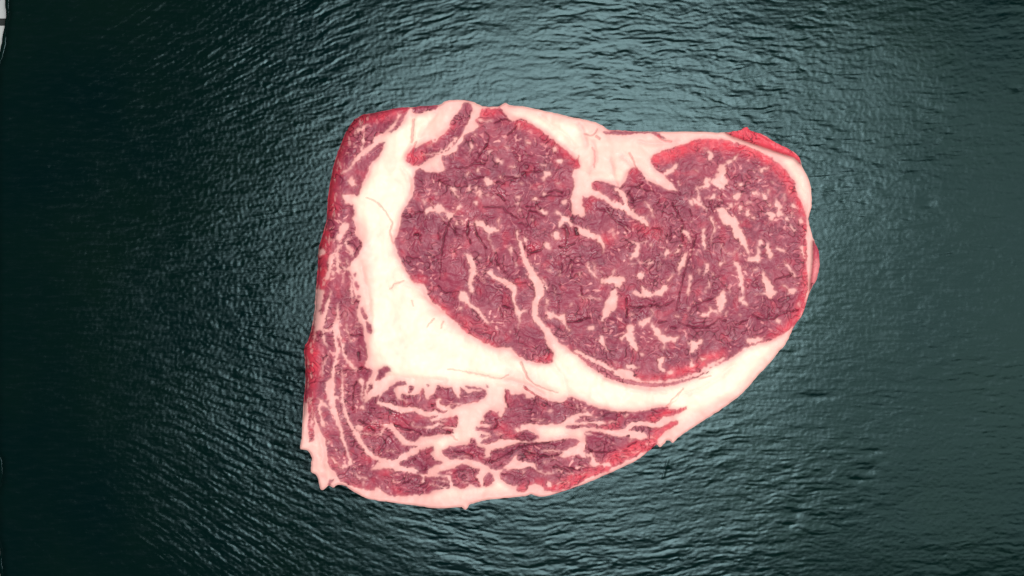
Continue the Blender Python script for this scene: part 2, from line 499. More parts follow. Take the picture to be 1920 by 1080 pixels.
LEANS = [('eye_muscle', EYE), ('cap_muscle', LEFT)]
for nm, t, s in [
    ('lean_strip', 'W', "884 194 887 207 876 228 866 253 856 268 840 282 815 292 800 300 786 312 772 310 760 300 764 288 775 276 785 275 800 268 825 255 840 240 848 222 862 208 870 192"),
    ('lean_strip', 'c', "1080 430 1130 330 1210 290 1240 250 1350 190 1440 190 1440 235 1350 230 1280 290 1310 340 1330 430 1440 450 1440 520 1350 500 1280 480 1200 470 1110 470"),
    ('lean_strip', 'e', "-20 330 10 340 30 430 80 400 110 350 150 370 200 360 260 370 330 360 360 300 370 270 395 290 390 360 420 420 450 440 480 380 530 350 550 330 555 300 560 235 600 240 720 270 770 270 785 330 830 380 870 410 885 420 890 250 920 280 960 330 1010 345 1120 320 1180 310 1180 290 1040 290 960 270 945 240 990 235 1040 255 1180 270 1240 290 1245 360 1200 410 1120 450 990 480 920 490 850 530 780 550 745 530 760 490 690 520 680 500 600 490 610 440 560 430 555 530 640 570 720 580 680 600 600 600 540 560 470 600 410 590 370 560 300 530 200 520 100 530 20 510 -40 480 -90 470"),
    ('lean_sliver', 'e', "-10 220 60 185 165 210 160 235 60 240 -10 260"),
    ('lean_sliver', 'e', "190 240 255 250 255 285 215 330 180 340 200 290"),
    ('lean_sliver', 'e', "1220 218 1268 228 1268 262 1235 268"),
    ('lean_sliver', 'e', "432 222 465 222 455 252 435 250"),
    ('lean_strip', 'f', "30 380 130 340 300 280 370 220 450 195 530 195 520 270 490 300 530 370 650 415 560 450 450 500 450 560 390 580 320 570 280 540 270 480 200 490 100 480 50 440"),
    ('lean_strip', 'f', "-205 500 -150 480 -20 510 130 540 250 510 290 560 340 590 400 625 430 600 560 600 720 610 725 650 750 680 760 750 650 770 500 800 430 840 330 840 200 850 130 880 60 860 0 870 -90 850 -180 800 -240 740 -310 660 -300 620 -360 570 -350 520"),
    ('lean_strip', 'f', "560 550 650 520 800 490 900 430 960 430 1060 480 1140 490 1150 520 1130 570 1070 600 1130 640 1140 700 1180 760 1100 750 1010 705 980 740 880 760 790 720 770 650 760 580 620 580"),
    ('lean_sliver', 'f', "1190 620 1270 555 1330 590 1350 650 1310 690 1240 750 1200 730"),
    ('lean_strip', 'f', "640 250 730 220 740 190 860 190 970 170 1020 150 1020 100 1090 85 1110 160 1130 200 1210 220 1230 320 1210 370 1280 340 1460 330 1460 400 1380 500 1320 490 1270 460 1210 450 1080 380 1000 370 790 370 700 330 635 300"),
    ('tail_muscle', 'g', "190 210 240 230 270 290 320 290 380 280 430 265 470 290 480 345 520 330 590 350 610 300 660 310 740 360 800 370 930 400 1020 380 1040 335 1090 325 1150 345 1250 380 1350 430 1460 470 1460 510 1340 490 1280 470 1240 500 1310 530 1180 540 1110 570 1030 610 940 680 860 685 830 670 770 690 620 690 520 680 420 690 400 740 390 770 340 730 310 770 370 800 430 760 500 765 570 810 640 830 650 880 580 900 560 930 460 920 360 900 200 890 120 880 60 840 0 860 0 490 50 510 90 550 110 600 150 600 185 530 190 460 230 470 200 380"),
    ('lean_strip', 'e', "1200 650 1250 600 1300 560 1340 590 1400 600 1410 650 1440 680 1440 950 1400 960 1350 1000 1300 1020 1230 1030 1150 1020 1180 990 1230 960 1330 930 1220 930 1180 950 1140 930 1170 905 1230 920 1320 910 1350 880 1250 880 1150 840 1100 830 1100 790 1180 790 1240 800 1300 790 1280 760 1150 750 1170 725 1220 720"),
    ('lean_sliver', 'g', "430 170 480 180 510 230 600 290 620 315 540 265 460 210"),
    ('lean_strip', 'g', "1010 745 1005 722 1110 690 1160 700 1230 700 1320 680 1460 690 1460 718 1300 715 1100 745"),
    ('lean_strip', 'g', "1140 660 1150 640 1220 610 1190 590 1270 570 1460 610 1460 650 1300 655 1200 665"),
    ('tail_muscle', 'h', "0 320 100 290 180 290 230 260 360 220 480 230 580 210 760 215 900 180 1010 170 1150 155 1200 190 1150 250 1070 290 1040 320 940 330 880 310 700 310 720 330 830 330 870 350 960 350 970 370 900 400 1000 430 1080 390 1180 390 1280 430 1340 390 1360 400 1310 440 1340 490 1390 540 1460 545 1460 650 1300 700 1150 790 1040 840 900 870 850 880 740 870 710 850 690 800 600 770 560 790 500 800 500 840 460 870 370 870 350 850 380 800 300 800 220 770 130 700 120 640 180 560 230 590 300 570 370 580 440 560 540 540 600 580 640 620 600 520 570 490 460 470 380 470 355 400 350 360 300 420 240 500 190 530 150 570 70 590 0 570"),
    ('tail_muscle', 'i', "-20 105 100 165 250 205 400 232 560 238 740 222 900 188 1010 163 1090 165 1110 200 1230 190 1355 150 1345 200 1260 250 1130 300 1040 290 980 340 930 380 870 375 780 360 680 360 600 380 540 430 500 465 400 480 250 470 200 460 -10 440 -10 400 120 410 190 400 270 410 260 370 100 350 -10 350 -10 310 120 320 200 300 100 300 -10 200"),
    ('tail_muscle', 'i', "555 480 600 440 700 420 790 420 870 445 970 460 1040 410 1150 365 1240 355 1230 390 1150 440 1060 490 990 570 950 650 930 690 860 750 720 800 660 850 520 900 360 980 280 1040 190 1070 -10 1085 -60 1000 -10 960 -20 500 50 490 190 500 250 520 340 550 430 580 580 540 570 580 640 600 720 620 830 580 800 530 720 500 600 490"),
    ('lean_strip', 'h', "1260 90 1310 60 1400 60 1450 80 1460 500 1420 480 1390 380 1350 350 1260 340 1290 290 1330 250 1320 180"),
    ('lean_strip', 'i', "-10 900 30 830 60 860 40 900 60 960 -10 970"),
]:
    LEANS.append((nm, pts(t, s)))

FATP = [('A', "570 400 590 360 640 330 690 320 670 350 610 390"),
        ('A', "500 800 555 775 575 850 520 850"), ('A', "455 920 540 920 605 925 560 1010 480 1000"),
        ('a', "580 -10 690 -10 660 60 620 130 580 210 540 230 500 200 520 130 550 60"),
        ('a', "260 340 360 340 350 400 330 420 270 440"),
        ('a', "240 880 345 880 330 960 310 1085 215 1085 215 980"),
        ('b', "218 0 312 0 280 200 340 220 328 400 300 430 235 440 215 600 185 600 215 400 225 200"),
        ('c', "790 150 830 140 870 170 850 205 800 205"), ('c', "830 520 890 500 880 560 830 560"),
        ('c', "760 780 870 790 860 850 790 860"), ('c', "370 960 440 970 420 1010 390 1020"),
        ('i', "0 790 60 780 110 860 120 920 200 930 340 915 350 950 300 970 200 960 110 980 60 960 40 890 60 860 30 830 0 860"),
        ('i', "580 770 640 758 740 762 700 780 600 790"), ('i', "770 670 850 645 845 670 800 680"), ('i', "860 560 900 550 940 590 880 580"),
        ('i', "480 285 575 275 545 320 500 315"), ('i', "320 350 395 345 380 365 330 365"), ('i', "560 620 620 600 640 620 580 635"),
        ('h', "750 740 800 740 830 780 820 820 780 810"), ('h', "440 565 455 580 445 660 430 670"),
        ('h', "660 320 750 325 870 350 820 365 720 345"), ('h', "490 310 540 310 535 330 495 330"),
        # marbling, upper left of the eye
        ('j', "400 690 415 650 480 640 530 650 560 620 600 600 665 620 670 690 720 700 790 700 830 670 900 590 905 630 850 690 780 740 750 800 725 830 700 770 690 720 640 705 615 710 640 790 680 830 640 810 610 740 590 705 500 705 450 715 435 755 410 740"),
        ('j', "725 360 800 360 830 370 820 430 850 470 880 490 860 530 830 490 790 430 760 395 730 400"),
        ('j', "1210 240 1250 220 1280 260 1330 290 1340 320 1300 300 1260 310 1250 350 1240 300 1200 270"),
        ('j', "985 360 1020 345 1035 380 1020 415 985 410"), ('j', "1085 370 1110 355 1130 375 1100 400 1080 410"),
        ('j', "1095 440 1170 395 1175 515 1140 490"), ('j', "1070 570 1100 540 1130 570 1105 610 1075 600"),
        ('j', "1220 465 1275 460 1270 490 1230 495"), ('j', "1100 130 1130 105 1160 140 1130 170 1105 165"),
        ('j', "950 190 1000 160 1010 175 980 215 950 210"),
        ('j', "1085 790 1150 820 1215 820 1230 890 1320 900 1410 940 1415 965 1310 980 1270 1010 1240 990 1210 940 1150 900 1090 880"),
        ('j', "1385 780 1412 780 1412 900 1388 900"), ('j', "810 830 850 820 855 880 820 880"),
        ('j', "880 780 925 800 930 880 905 870 895 810"), ('j', "525 430 570 440 560 470 530 460"),
        ('j', "350 520 420 540 430 610 400 580"), ('j', "1320 490 1345 500 1340 530 1320 520"), ('j', "490 550 520 570 550 630 520 610"),
        ('k', "720 160 800 145 815 210 750 240 735 300 710 300 710 250 640 235 700 225 730 215"),
        ('k', "875 310 920 290 950 300 915 330 890 330"), ('k', "690 430 720 430 750 470 720 490 690 460"),
        ('k', "540 530 600 500 655 510 640 535 560 555"), ('k', "330 470 380 475 405 520 390 545 350 510"),
        ('k', "330 590 370 570 390 590 350 620"), ('k', "370 640 385 650 400 690 350 720 360 680"),
        ('k', "965 560 990 530 1030 540 1040 590 1015 610 980 600"),
        ('k', "605 650 680 680 700 660 730 690 780 690 770 740 720 730 680 700 630 680"),
        ('k', "840 715 900 670 960 730 1000 760 1040 770 1060 740 1075 850 1140 890 1200 890 1210 920 1300 950 1320 880 1330 960 1400 990 1440 1010 1440 1060 1380 1040 1300 1000 1230 1020 1210 960 1180 920 1100 890 1080 930 1050 870 1030 840 990 850 970 900 930 910 920 850 955 780 930 730 870 720"),
        ('k', "825 1000 870 965 905 970 925 1040 930 1080 860 1080 840 1040"),
        ('k', "630 350 670 340 690 360 670 385 640 380"), ('k', "385 310 440 295 460 315 420 330 390 330"),
        ('k', "335 198 382 198 370 228 338 225"), ('k', "108 215 152 215 148 258 112 255"), ('k', "535 785 572 785 568 818 537 818"),
        ('k', "240 85 330 85 340 100 300 112 240 102"), ('k', "670 58 740 68 742 92 690 82"),
        ('B', "552 430 580 465 612 478 604 502 572 495 556 450"), ('B', "378 508 420 512 432 542 392 532"),
        ('B', "790 508 818 508 832 560 788 572"), ('B', "828 618 860 618 888 640 860 658 824 648"),
        ('B', "125 408 152 408 152 438 128 432"), ('B', "94 488 122 482 117 540 105 572 94 560"),
        ('B', "252 538 272 538 266 576 248 592"), ('B', "205 780 250 770 260 810 300 820 290 840 250 840 240 860"),
        ('B', "145 900 190 880 190 950 170 940"), ('B', "440 685 480 680 490 695 450 700"), ('B', "690 660 740 668 738 684 692 680"),
        ('B', "300 620 380 630 370 645 310 640"), ('B', "170 290 280 290 270 306 180 304"), ('B', "490 330 510 320 515 380 500 380"),
        ('B', "345 640 375 650 362 664 345 660"), ('B', "480 920 520 940 510 965 488 955"),
        # lower left of the eye
        ('E', "0 660 70 665 80 710 100 760 170 800 220 880 270 930 250 930 200 890 160 840 90 790 50 750 0 720"),
        ('E', "410 285 455 290 450 370 430 330"), ('E', "455 390 500 435 480 447"),
        ('E', "0 790 40 780 40 810 0 830"), ('E', "735 245 770 245 775 310 745 300 715 290"), ('E', "785 165 825 150 850 210 840 220 800 205"),
        ('E', "330 35 342 35 340 105 328 100"), ('E', "720 790 760 830 830 860 900 850 910 930 940 990 900 970 860 910 800 880 720 890 760 870"),
        ('E', "742 468 790 475 785 492 750 485"), ('E', "1005 495 1030 500 1030 525 1008 520"), ('E', "935 748 960 758 970 782 940 772"),
        ('E', "1085 970 1140 950 1130 985 1095 992"), ('E', "420 985 440 985 438 1000 422 1000"), ('E', "545 205 585 212 580 245 560 240"),
        ('E', "1195 1015 1215 1020 1210 1080 1190 1080"), ('E', "1425 1015 1445 1020 1440 1080 1420 1070"),
        ('E', "610 45 620 45 620 62 608 60"), ('E', "160 350 190 360 185 385 165 380"),
        # centre right
        ('m', "180 650 200 590 300 570 420 555 520 580 530 620 490 630 480 690 440 720 380 680 290 660"),
        ('m', "325 565 345 490 375 450 388 478 352 512 348 565"),
        ('m', "330 760 400 740 410 850 415 980 350 1000 290 1050 230 1085 240 960 270 900 310 850"),
        ('p', "310 60 340 0 440 0 450 90 370 150 350 200 310 210 305 245 265 245 280 200 290 150"),
        ('m', "555 40 580 60 620 90 680 100 820 90 820 105 720 110 710 260 690 300 620 330 580 340 610 260 650 220 660 130 600 100 570 60"),
        ('m', "830 115 885 115 885 170 860 155"), ('m', "545 375 600 385 650 372 657 390 610 407 570 392"),
        ('m', "1060 220 1090 190 1110 230 1150 220 1160 240 1090 265 1060 300 1020 360 1050 290"),
        ('m', "1205 190 1230 180 1265 200 1240 240 1190 280 1185 250 1215 230"),
        ('m', "1350 240 1375 240 1360 300 1340 370 1330 420 1270 450 1260 560 1240 550 1230 450 1230 370 1280 340 1300 290"),
        ('m', "660 555 700 530 790 495 770 550 750 600 720 590"),
        ('m', "730 690 790 740 860 780 880 800 960 750 1010 720 1040 680 1090 660 1095 740 1060 770 1010 830 960 810 880 830 780 840 700 830 650 830 620 780 650 750 690 770 740 800 750 770 720 720"),
        ('m', "1070 580 1110 600 1180 500 1180 560 1150 600 1100 650 1090 640"),
        ('m', "1385 560 1405 550 1410 700 1395 740 1390 820 1350 820 1360 760 1380 700"),
        ('m', "850 1010 890 1020 905 1085 880 1085"), ('m', "1350 980 1392 968 1382 1012"), ('m', "180 488 202 483 208 517 184 517"),
        ('l', "360 540 460 590 470 630 380 600"),
        # right
        ('n', "385 280 455 265 465 370 480 460 510 490 450 500 440 540 400 550 370 520 330 490 290 470 300 450 340 430 380 390"),
        ('n', "235 430 290 430 290 540 220 530 160 540 130 500 180 520 230 500"),
        ('n', "245 135 290 130 330 180 320 240 290 240 280 170"), ('n', "205 97 272 102 240 113"),
        ('n', "455 240 520 230 535 260 490 280 465 270"), ('n', "530 230 570 180 608 152 590 220 560 238"),
        ('n', "835 325 930 300 952 310 920 332 870 347 850 388 833 350"), ('n', "740 563 830 573 842 600 790 612 748 602"),
        ('n', "850 570 900 600 922 650 880 668 870 630"), ('n', "540 620 600 590 642 600 600 662 556 662"),
        ('n', "588 490 640 478 654 510 620 524"), ('n', "908 550 940 543 963 570 930 584"),
        ('n', "1000 650 1030 660 1040 700 1078 740 1060 780 1102 810 1080 842 1030 852 1010 820 1020 760 988 730"),
        ('n', "888 800 930 783 990 800 1002 830 970 892 938 880 950 840"), ('n', "1153 710 1200 698 1222 750 1252 750 1240 772 1190 747 1150 722"),
        ('n', "1178 788 1212 800 1190 842"), ('n', "1113 838 1142 850 1137 892 1113 882"), ('n', "1155 918 1200 950 1228 980 1200 992 1163 950"),
        ('n', "1250 868 1300 880 1312 930 1270 922"),
        ('n', "360 740 450 750 470 790 520 820 590 860 600 920 640 990 662 1085 550 1085 550 990 520 950 440 940 420 880 390 820"),
        ('o', "545 -10 640 -10 670 80 700 180 720 240 722 290 745 308 785 300 805 250 800 195 830 195 840 300 845 365 700 345 710 290 690 240 650 190 640 170 610 160 605 100 590 88 565 100 545 70"),
        ('o', "813 110 855 98 882 160 820 182"),
        ('n', "90 640 130 650 200 690 240 740 282 792 240 772 180 722 120 692"), ('n', "280 840 320 850 350 960 352 1022 330 1010 320 920 290 870"),
        ('n', "165 520 190 620 202 682 175 660 165 590 140 540"), ('n', "235 628 290 648 335 618 352 598 347 642 300 664 240 652"),
        ('n', "488 708 540 718 542 752 500 742"), ('n', "598 698 640 718 644 782 608 782"), ('n', "680 778 720 768 732 832 690 842"),
        ('n', "923 698 962 708 952 732 923 727"), ('n', "690 676 762 687 752 703 690 698"), ('n', "735 835 790 832 775 882 742 876"),
        ('n', "368 638 402 648 390 674"), ('n', "950 458 1002 463 992 492"), ('n', "1090 598 1112 588 1117 660 1095 682"),
        ('n', "1143 543 1182 550 1170 578"), ('n', "30 1008 70 1018 82 1072 53 1072"), ('n', "78 888 112 900 100 922"),
        ('n', "780 405 820 408 812 425"), ('n', "620 900 660 905 650 930"), ('n', "850 720 870 725 860 742"), ('n', "120 340 170 345 165 372"),
        ('o', "895 160 935 130 950 230 975 270 955 320 930 330 895 250"), ('o', "1000 180 1060 208 1115 218 1112 247 1060 232 1008 210"),
        ('o', "1095 310 1120 360 1160 400 1190 450 1242 515 1215 527 1170 470 1130 410 1103 380"),
        ('o', "850 490 870 440 890 500 940 560 980 620 1020 690 980 720 940 750 910 720 880 620 860 560"),
        ('o', "1145 660 1190 645 1227 655 1227 690 1170 712 1143 690"), ('o', "1070 603 1110 613 1152 640 1130 654"),
        ('o', "545 310 560 340 630 400 640 470 670 490 660 560 670 620 660 690 635 690 610 610 600 490 580 420 545 390"),
        ('o', "610 730 670 710 665 770 700 800 705 840 660 820 615 780"),
        ('o', "370 740 410 690 430 650 455 660 460 750 465 800 440 860 410 920 390 880 375 800"),
        ('o', "270 840 310 840 330 870 370 890 400 930 360 910 320 880 300 930 250 945 230 920 200 945 165 940 210 900 260 900 290 890"),
        ('o', "455 900 492 888 482 930 453 942"), ('o', "748 440 810 418 817 440 770 454"), ('o', "1022 408 1052 408 1047 428"),
        ('o', "660 398 692 393 692 422 663 422"), ('o', "230 345 280 370 282 440 250 480 208 492 260 430 250 380"),
        ('o', "163 428 187 438 187 497 168 492"), ('o', "308 478 342 473 347 502 318 504"), ('o', "280 528 302 590 292 632 248 644 270 600"),
        ('o', "233 658 262 668 252 698 233 692"), ('o', "60 508 87 518 82 702 55 722 38 702 60 640"),
        ('o', "460 215 500 250 540 270 590 220 615 178 612 212 570 262 540 288 490 262"), ('o', "598 302 640 248 664 268 620 294"),
        ('o', "438 288 462 340 462 384 443 340"), ('o', "138 272 160 240 178 222 150 294"), ('o', "30 28 62 28 82 82 58 92"),
        ('o', "1000 1002 1030 968 1072 990 1040 1014"), ('o', "608 918 642 918 637 948 612 946"), ('o', "1238 812 1272 778 1267 844"),
        ('o', "1265 180 1310 180 1322 332 1300 322"), ('o', "400 350 440 360 410 400 390 420"), ('o', "500 640 520 640 510 690 495 690"),
        ('p', "250 470 260 380 285 375 310 470 350 560 330 570 300 530 270 490"),
        ('p', "540 320 570 280 625 280 620 380 640 470 665 490 670 560 640 560 580 500 560 450 530 410 490 460 470 440 540 380"),
        ('p', "660 240 740 240 810 190 830 150 800 120 820 90 842 150 822 210 780 262 720 302 690 280"),
        ('p', "800 290 840 270 860 310 900 340 960 400 1000 420 1080 420 1130 390 1080 480 1040 460 970 460 950 550 920 560 940 490 900 450 860 410 840 350"),
        ('p', "1195 465 1240 470 1260 450 1320 470 1360 410 1362 480 1330 520 1280 560 1260 600 1225 580 1250 520 1240 490 1200 490"),
        ('p', "880 650 930 620 980 640 930 690 930 740 965 770 940 820 930 790 895 770 890 700"),
        ('p', "1240 640 1257 640 1257 700 1302 710 1270 742 1225 742"), ('p', "118 332 180 288 212 320 150 353"),
        ('p', "1073 168 1115 188 1122 212 1078 207"), ('p', "1340 180 1400 150 1442 160 1432 202 1370 192"),
        ('p', "540 710 620 720 690 750 620 772 550 752"), ('p', "980 800 1050 778 1082 800 1000 834"), ('p', "1340 640 1422 628 1402 672 1350 672"),
        ('p', "183 588 217 598 207 624"), ('p', "590 148 642 168 600 174"), ('p', "690 588 742 598 732 624 690 614"),
        ('p', "290 310 325 325 312 345"), ('p', "405 680 450 690 430 706"), ('p', "960 530 990 525 985 545"),
        ('F', "790 690 860 700 910 690 900 720 830 740 790 740")]

FATS = [('A', "1140 590 4; 1250 570 5; 1340 530 5; 1400 470 6; 1430 440 5"), ('A', "1180 520 3; 1300 410 6; 1340 330 10; 1380 230 10; 1400 170 8"),
        ('E', "490 150 4; 505 220 6; 530 290 9; 550 360 10; 590 450 12; 630 530 16; 680 620 20; 680 680 18; 650 750 13; 640 830 12; 650 880 12; 690 930 12; 740 990 14; 770 1050 20; 800 1100 24"),
        ('E', "50 345 4; 90 370 10; 115 430 12; 120 490 12; 105 550 8; 95 610 8; 110 650 10"),
        ('E', "260 500 9; 320 545 8; 390 580 11; 450 620 14; 470 660 12; 460 720 8; 480 780 8; 500 830 10; 580 825 3"),
        ('E', "500 840 8; 515 890 4; 510 940 3; 500 970 2"), ('E', "250 150 5; 265 230 3; 290 290 2; 305 325 1"),
        ('E', "150 490 2; 215 585 2"), ('E', "1030 150 10; 1100 180 9; 1170 200 10; 1210 250 9; 1220 300 5; 1215 340 3"),
        ('E', "1095 405 3; 1105 480 5; 1165 540 4"), ('E', "1130 405 3; 1150 470 4; 1170 545 3"),
        ('E', "1010 690 3; 1060 710 4; 1130 715 3; 1200 730 3"), ('E', "700 540 2; 740 600 3; 750 640 2"), ('E', "820 640 2; 810 690 2"),
        ('E', "730 720 3; 755 750 3; 735 790 3"), ('E', "830 500 2; 860 485 2; 850 540 2"),
        ('l', "150 470 14; 230 510 11; 350 590 13; 440 620 14; 520 640 10; 560 680 13; 640 740 10; 720 800 9; 790 850 10; 820 890 6"),
        ('l', "400 400 8; 450 430 9; 500 480 8; 520 560 8; 540 620 8"), ('l', "60 430 12; 150 480 12"),
        ('l', "780 560 3; 850 630 4; 890 700 4; 910 770 3"), ('l', "840 740 4; 800 770 4; 700 760 3"), ('l', "1120 160 6; 1180 120 9; 1210 80 4; 1060 195 8"),
        ('l', "350 920 3; 360 1000 4; 390 1060 4"), ('l', "1240 280 4; 1260 350 3"), ('l', "1390 540 4; 1430 620 4"),
        ('m', "690 340 3; 740 375 4; 800 365 3; 850 330 3"), ('m', "820 440 3; 840 400 4; 890 360 4"), ('m', "1020 240 3; 1010 280 2"),
        ('m', "980 380 2; 975 450 3"), ('m', "1300 -40 5; 1380 20 5; 1390 80 3"),
        ('o', "230 0 5; 225 80 4; 235 160 6; 240 210 4"), ('o', "345 0 4; 320 70 3; 310 150 2"), ('o', "430 170 3; 440 220 3"), ('o', "770 705 1; 830 705 3; 890 700 5"),
        ('p', "0 570 8; 130 640 8; 280 710 8; 400 780 8; 560 850 12; 700 890 7; 900 905 5; 1100 880 6; 1300 820 6; 1440 740 8; 1600 640 6"),
        ('p', "420 790 8; 520 790 12; 600 820 10"),
        # cap and tail
        ('A', "880 430 16; 760 460 17; 710 510 9; 620 580 8; 560 640 8; 520 700 5; 450 745 3"),
        ('A', "640 400 4; 635 500 4; 620 560 4"), ('A', "560 490 2; 590 520 2"), ('A', "900 330 6; 830 400 8; 780 440 8"), ('A', "940 250 5; 900 330 5; 880 380 4"),
        ('a', "540 280 3; 515 380 8; 525 500 8; 530 600 7; 540 660 5"), ('a', "480 400 6; 440 450 10; 430 560 10; 400 660 9; 370 730 9; 345 740 6"),
        ('a', "455 640 5; 475 700 4"), ('a', "600 660 3; 605 800 3"), ('a', "700 700 4; 715 900 5; 720 1080 3"), ('a', "430 900 3; 415 1000 5; 400 1080 5"),
        ('a', "640 460 4; 660 540 4"), ('a', "560 490 4; 565 520 4"), ('a', "600 580 7; 630 620 6"), ('a', "690 150 4; 640 260 6; 690 330 9; 720 420 7"),
        ('b', "400 0 6; 370 150 8; 330 330 10"), ('b', "330 430 5; 420 435 4; 480 380 7"),
        ('b', "530 60 2; 525 180 6; 510 300 11; 500 420 14; 500 520 9; 520 660 10; 520 780 8; 480 900 8; 460 1080 9"),
        ('c', "470 60 8; 470 100 8; 430 180 14; 420 260 20; 430 360 18; 450 480 14; 490 600 12; 520 720 10; 570 840 9; 600 950 8"),
        ('d', "590 100 8; 610 170 8; 650 300 8; 680 420 8; 700 490 10"), ('d', "600 540 8; 660 530 8"),
        ('b', "530 400 6; 550 500 6; 590 620 7; 600 720 5; 640 800 9; 700 890 9; 780 960 6"), ('b', "320 440 5; 340 560 5; 380 640 4"),
        ('b', "400 720 2; 390 800 3; 350 870 4; 330 950 5; 310 1050 4"), ('b', "655 350 5; 660 450 5; 690 560 4; 740 570 2"), ('b', "630 190 2; 640 270 2"),
        ('b', "780 380 3; 840 375 2"), ('b', "830 640 2; 860 690 3"),
        ('c', "590 20 3; 590 150 5; 590 280 6; 590 420 6; 620 560 7; 650 680 7; 720 800 8; 790 920 11; 850 1020 9; 900 1080 8"),
        ('d', "800 110 10; 860 230 10; 920 330 10; 1020 410 10; 1150 470 13; 1280 500 14; 1440 580 8; 1600 600 7"),
        ('f', "20 500 8; 130 510 8; 240 490 5"), ('d', "1280 500 10; 1400 430 9; 1540 360 8; 1650 290 9; 1790 230 10"),
        ('c', "850 180 5; 850 300 4; 855 440 4"), ('c', "500 390 10; 540 410 7"), ('c', "280 420 6; 310 470 8; 280 540 7; 300 650 6; 320 760 6; 350 800 5"),
        ('c', "330 480 5; 400 540 5; 460 620 6"), ('c', "890 400 6; 900 330 5; 950 200 7; 1000 100 7"), ('c', "840 880 3; 1000 900 3; 1100 880 4; 1150 820 5"),
        ('c', "1130 770 6; 1230 790 10; 1290 840 11; 1360 920 10; 1440 990 9"), ('f', "40 20 8; 80 90 10; 150 140 9; 260 160 9; 350 140 9"),
        ('c', "1080 480 8; 1200 500 10; 1330 560 9; 1440 600 7"), ('c', "150 440 2; 175 620 4; 180 800 3"), ('c', "960 760 2; 1000 720 3; 1040 740 3"),
        ('d', "760 640 4; 810 690 6; 850 700 4; 940 690 4"), ('d', "880 740 4; 870 800 4"), ('d', "450 430 6; 510 500 6; 560 540 5"), ('d', "540 340 3; 560 390 2"),
        ('d', "1240 580 3; 1250 610 3"), ('d', "1260 740 5; 1310 730 4"), ('d', "1180 310 3; 1300 320 4"),
        ('e', "480 690 3; 600 700 4; 700 720 3"), ('e', "250 740 4; 230 780 4; 300 800 3; 480 800 5; 560 770 8; 640 760 5"), ('e', "80 420 8; 130 430 5; 170 470 3"),
        ('e', "600 430 8; 640 440 3"), ('e', "920 480 2; 800 500 4; 760 520 2"), ('f', "860 350 2; 950 330 3; 1010 320 2"), ('f', "880 660 2; 990 680 3"),
        ('f', "520 650 2; 620 660 3; 720 670 3"), ('f', "480 700 2; 600 740 3; 720 745 3"), ('f', "390 640 6; 370 690 4"),
        ('h', "640 600 6; 740 630 5; 840 620 3"), ('h', "870 590 4; 960 600 3"), ('h', "720 480 3; 800 470 3"), ('h', "820 420 4; 880 440 4"),
        ('h', "1050 630 4; 1120 650 3"), ('h', "900 770 4; 990 740 3; 1060 760 3"), ('h', "1200 640 3; 1300 630 3; 1380 640 2"),
        ('i', "300 380 3; 400 360 3"), ('i', "550 520 4; 620 560 4"), ('i', "340 665 3; 400 670 2"), ('i', "450 820 3; 560 850 3"), ('i', "-10 530 4; 60 540 4"),
        ('g', "1160 430 3; 1180 470 3"), ('g', "790 500 4; 830 510 3"), ('g', "60 800 3; 130 820 5"), ('g', "580 640 3; 720 630 3")]

LEAN2 = [('a', "690 60 712 60 685 180 640 225 648 120"), ('a', "740 30 772 30 768 150 740 140"), ('a', "740 662 772 662 772 712 743 712"),
         ('a', "750 768 790 778 822 880 790 892 758 830"), ('a', "788 948 832 948 832 992 798 992"),
         ('b', "840 118 870 118 882 180 932 240 922 282 878 272 848 190"), ('b', "920 308 992 338 992 482 938 472 908 440"),
         ('b', "1030 1100 1060 1040 1090 960 1150 905 1210 920 1262 982 1220 962 1172 1000 1160 1055 1100 1100"),
         ('A', "1040 175 1290 155 1250 205 1180 210 1120 240 1060 235"), ('C', "-180 165 180 165 255 222 200 208 150 178 -20 186 -160 184"), ('d', "390 770 450 700 495 700 440 760 400 800")]
MEMB = [('p', "40 622 3; 150 705 8; 270 775 11; 400 855 9; 530 895 6; 700 925 6; 900 938 5; 1050 923 4; 1250 865 3; 1440 785 2")]

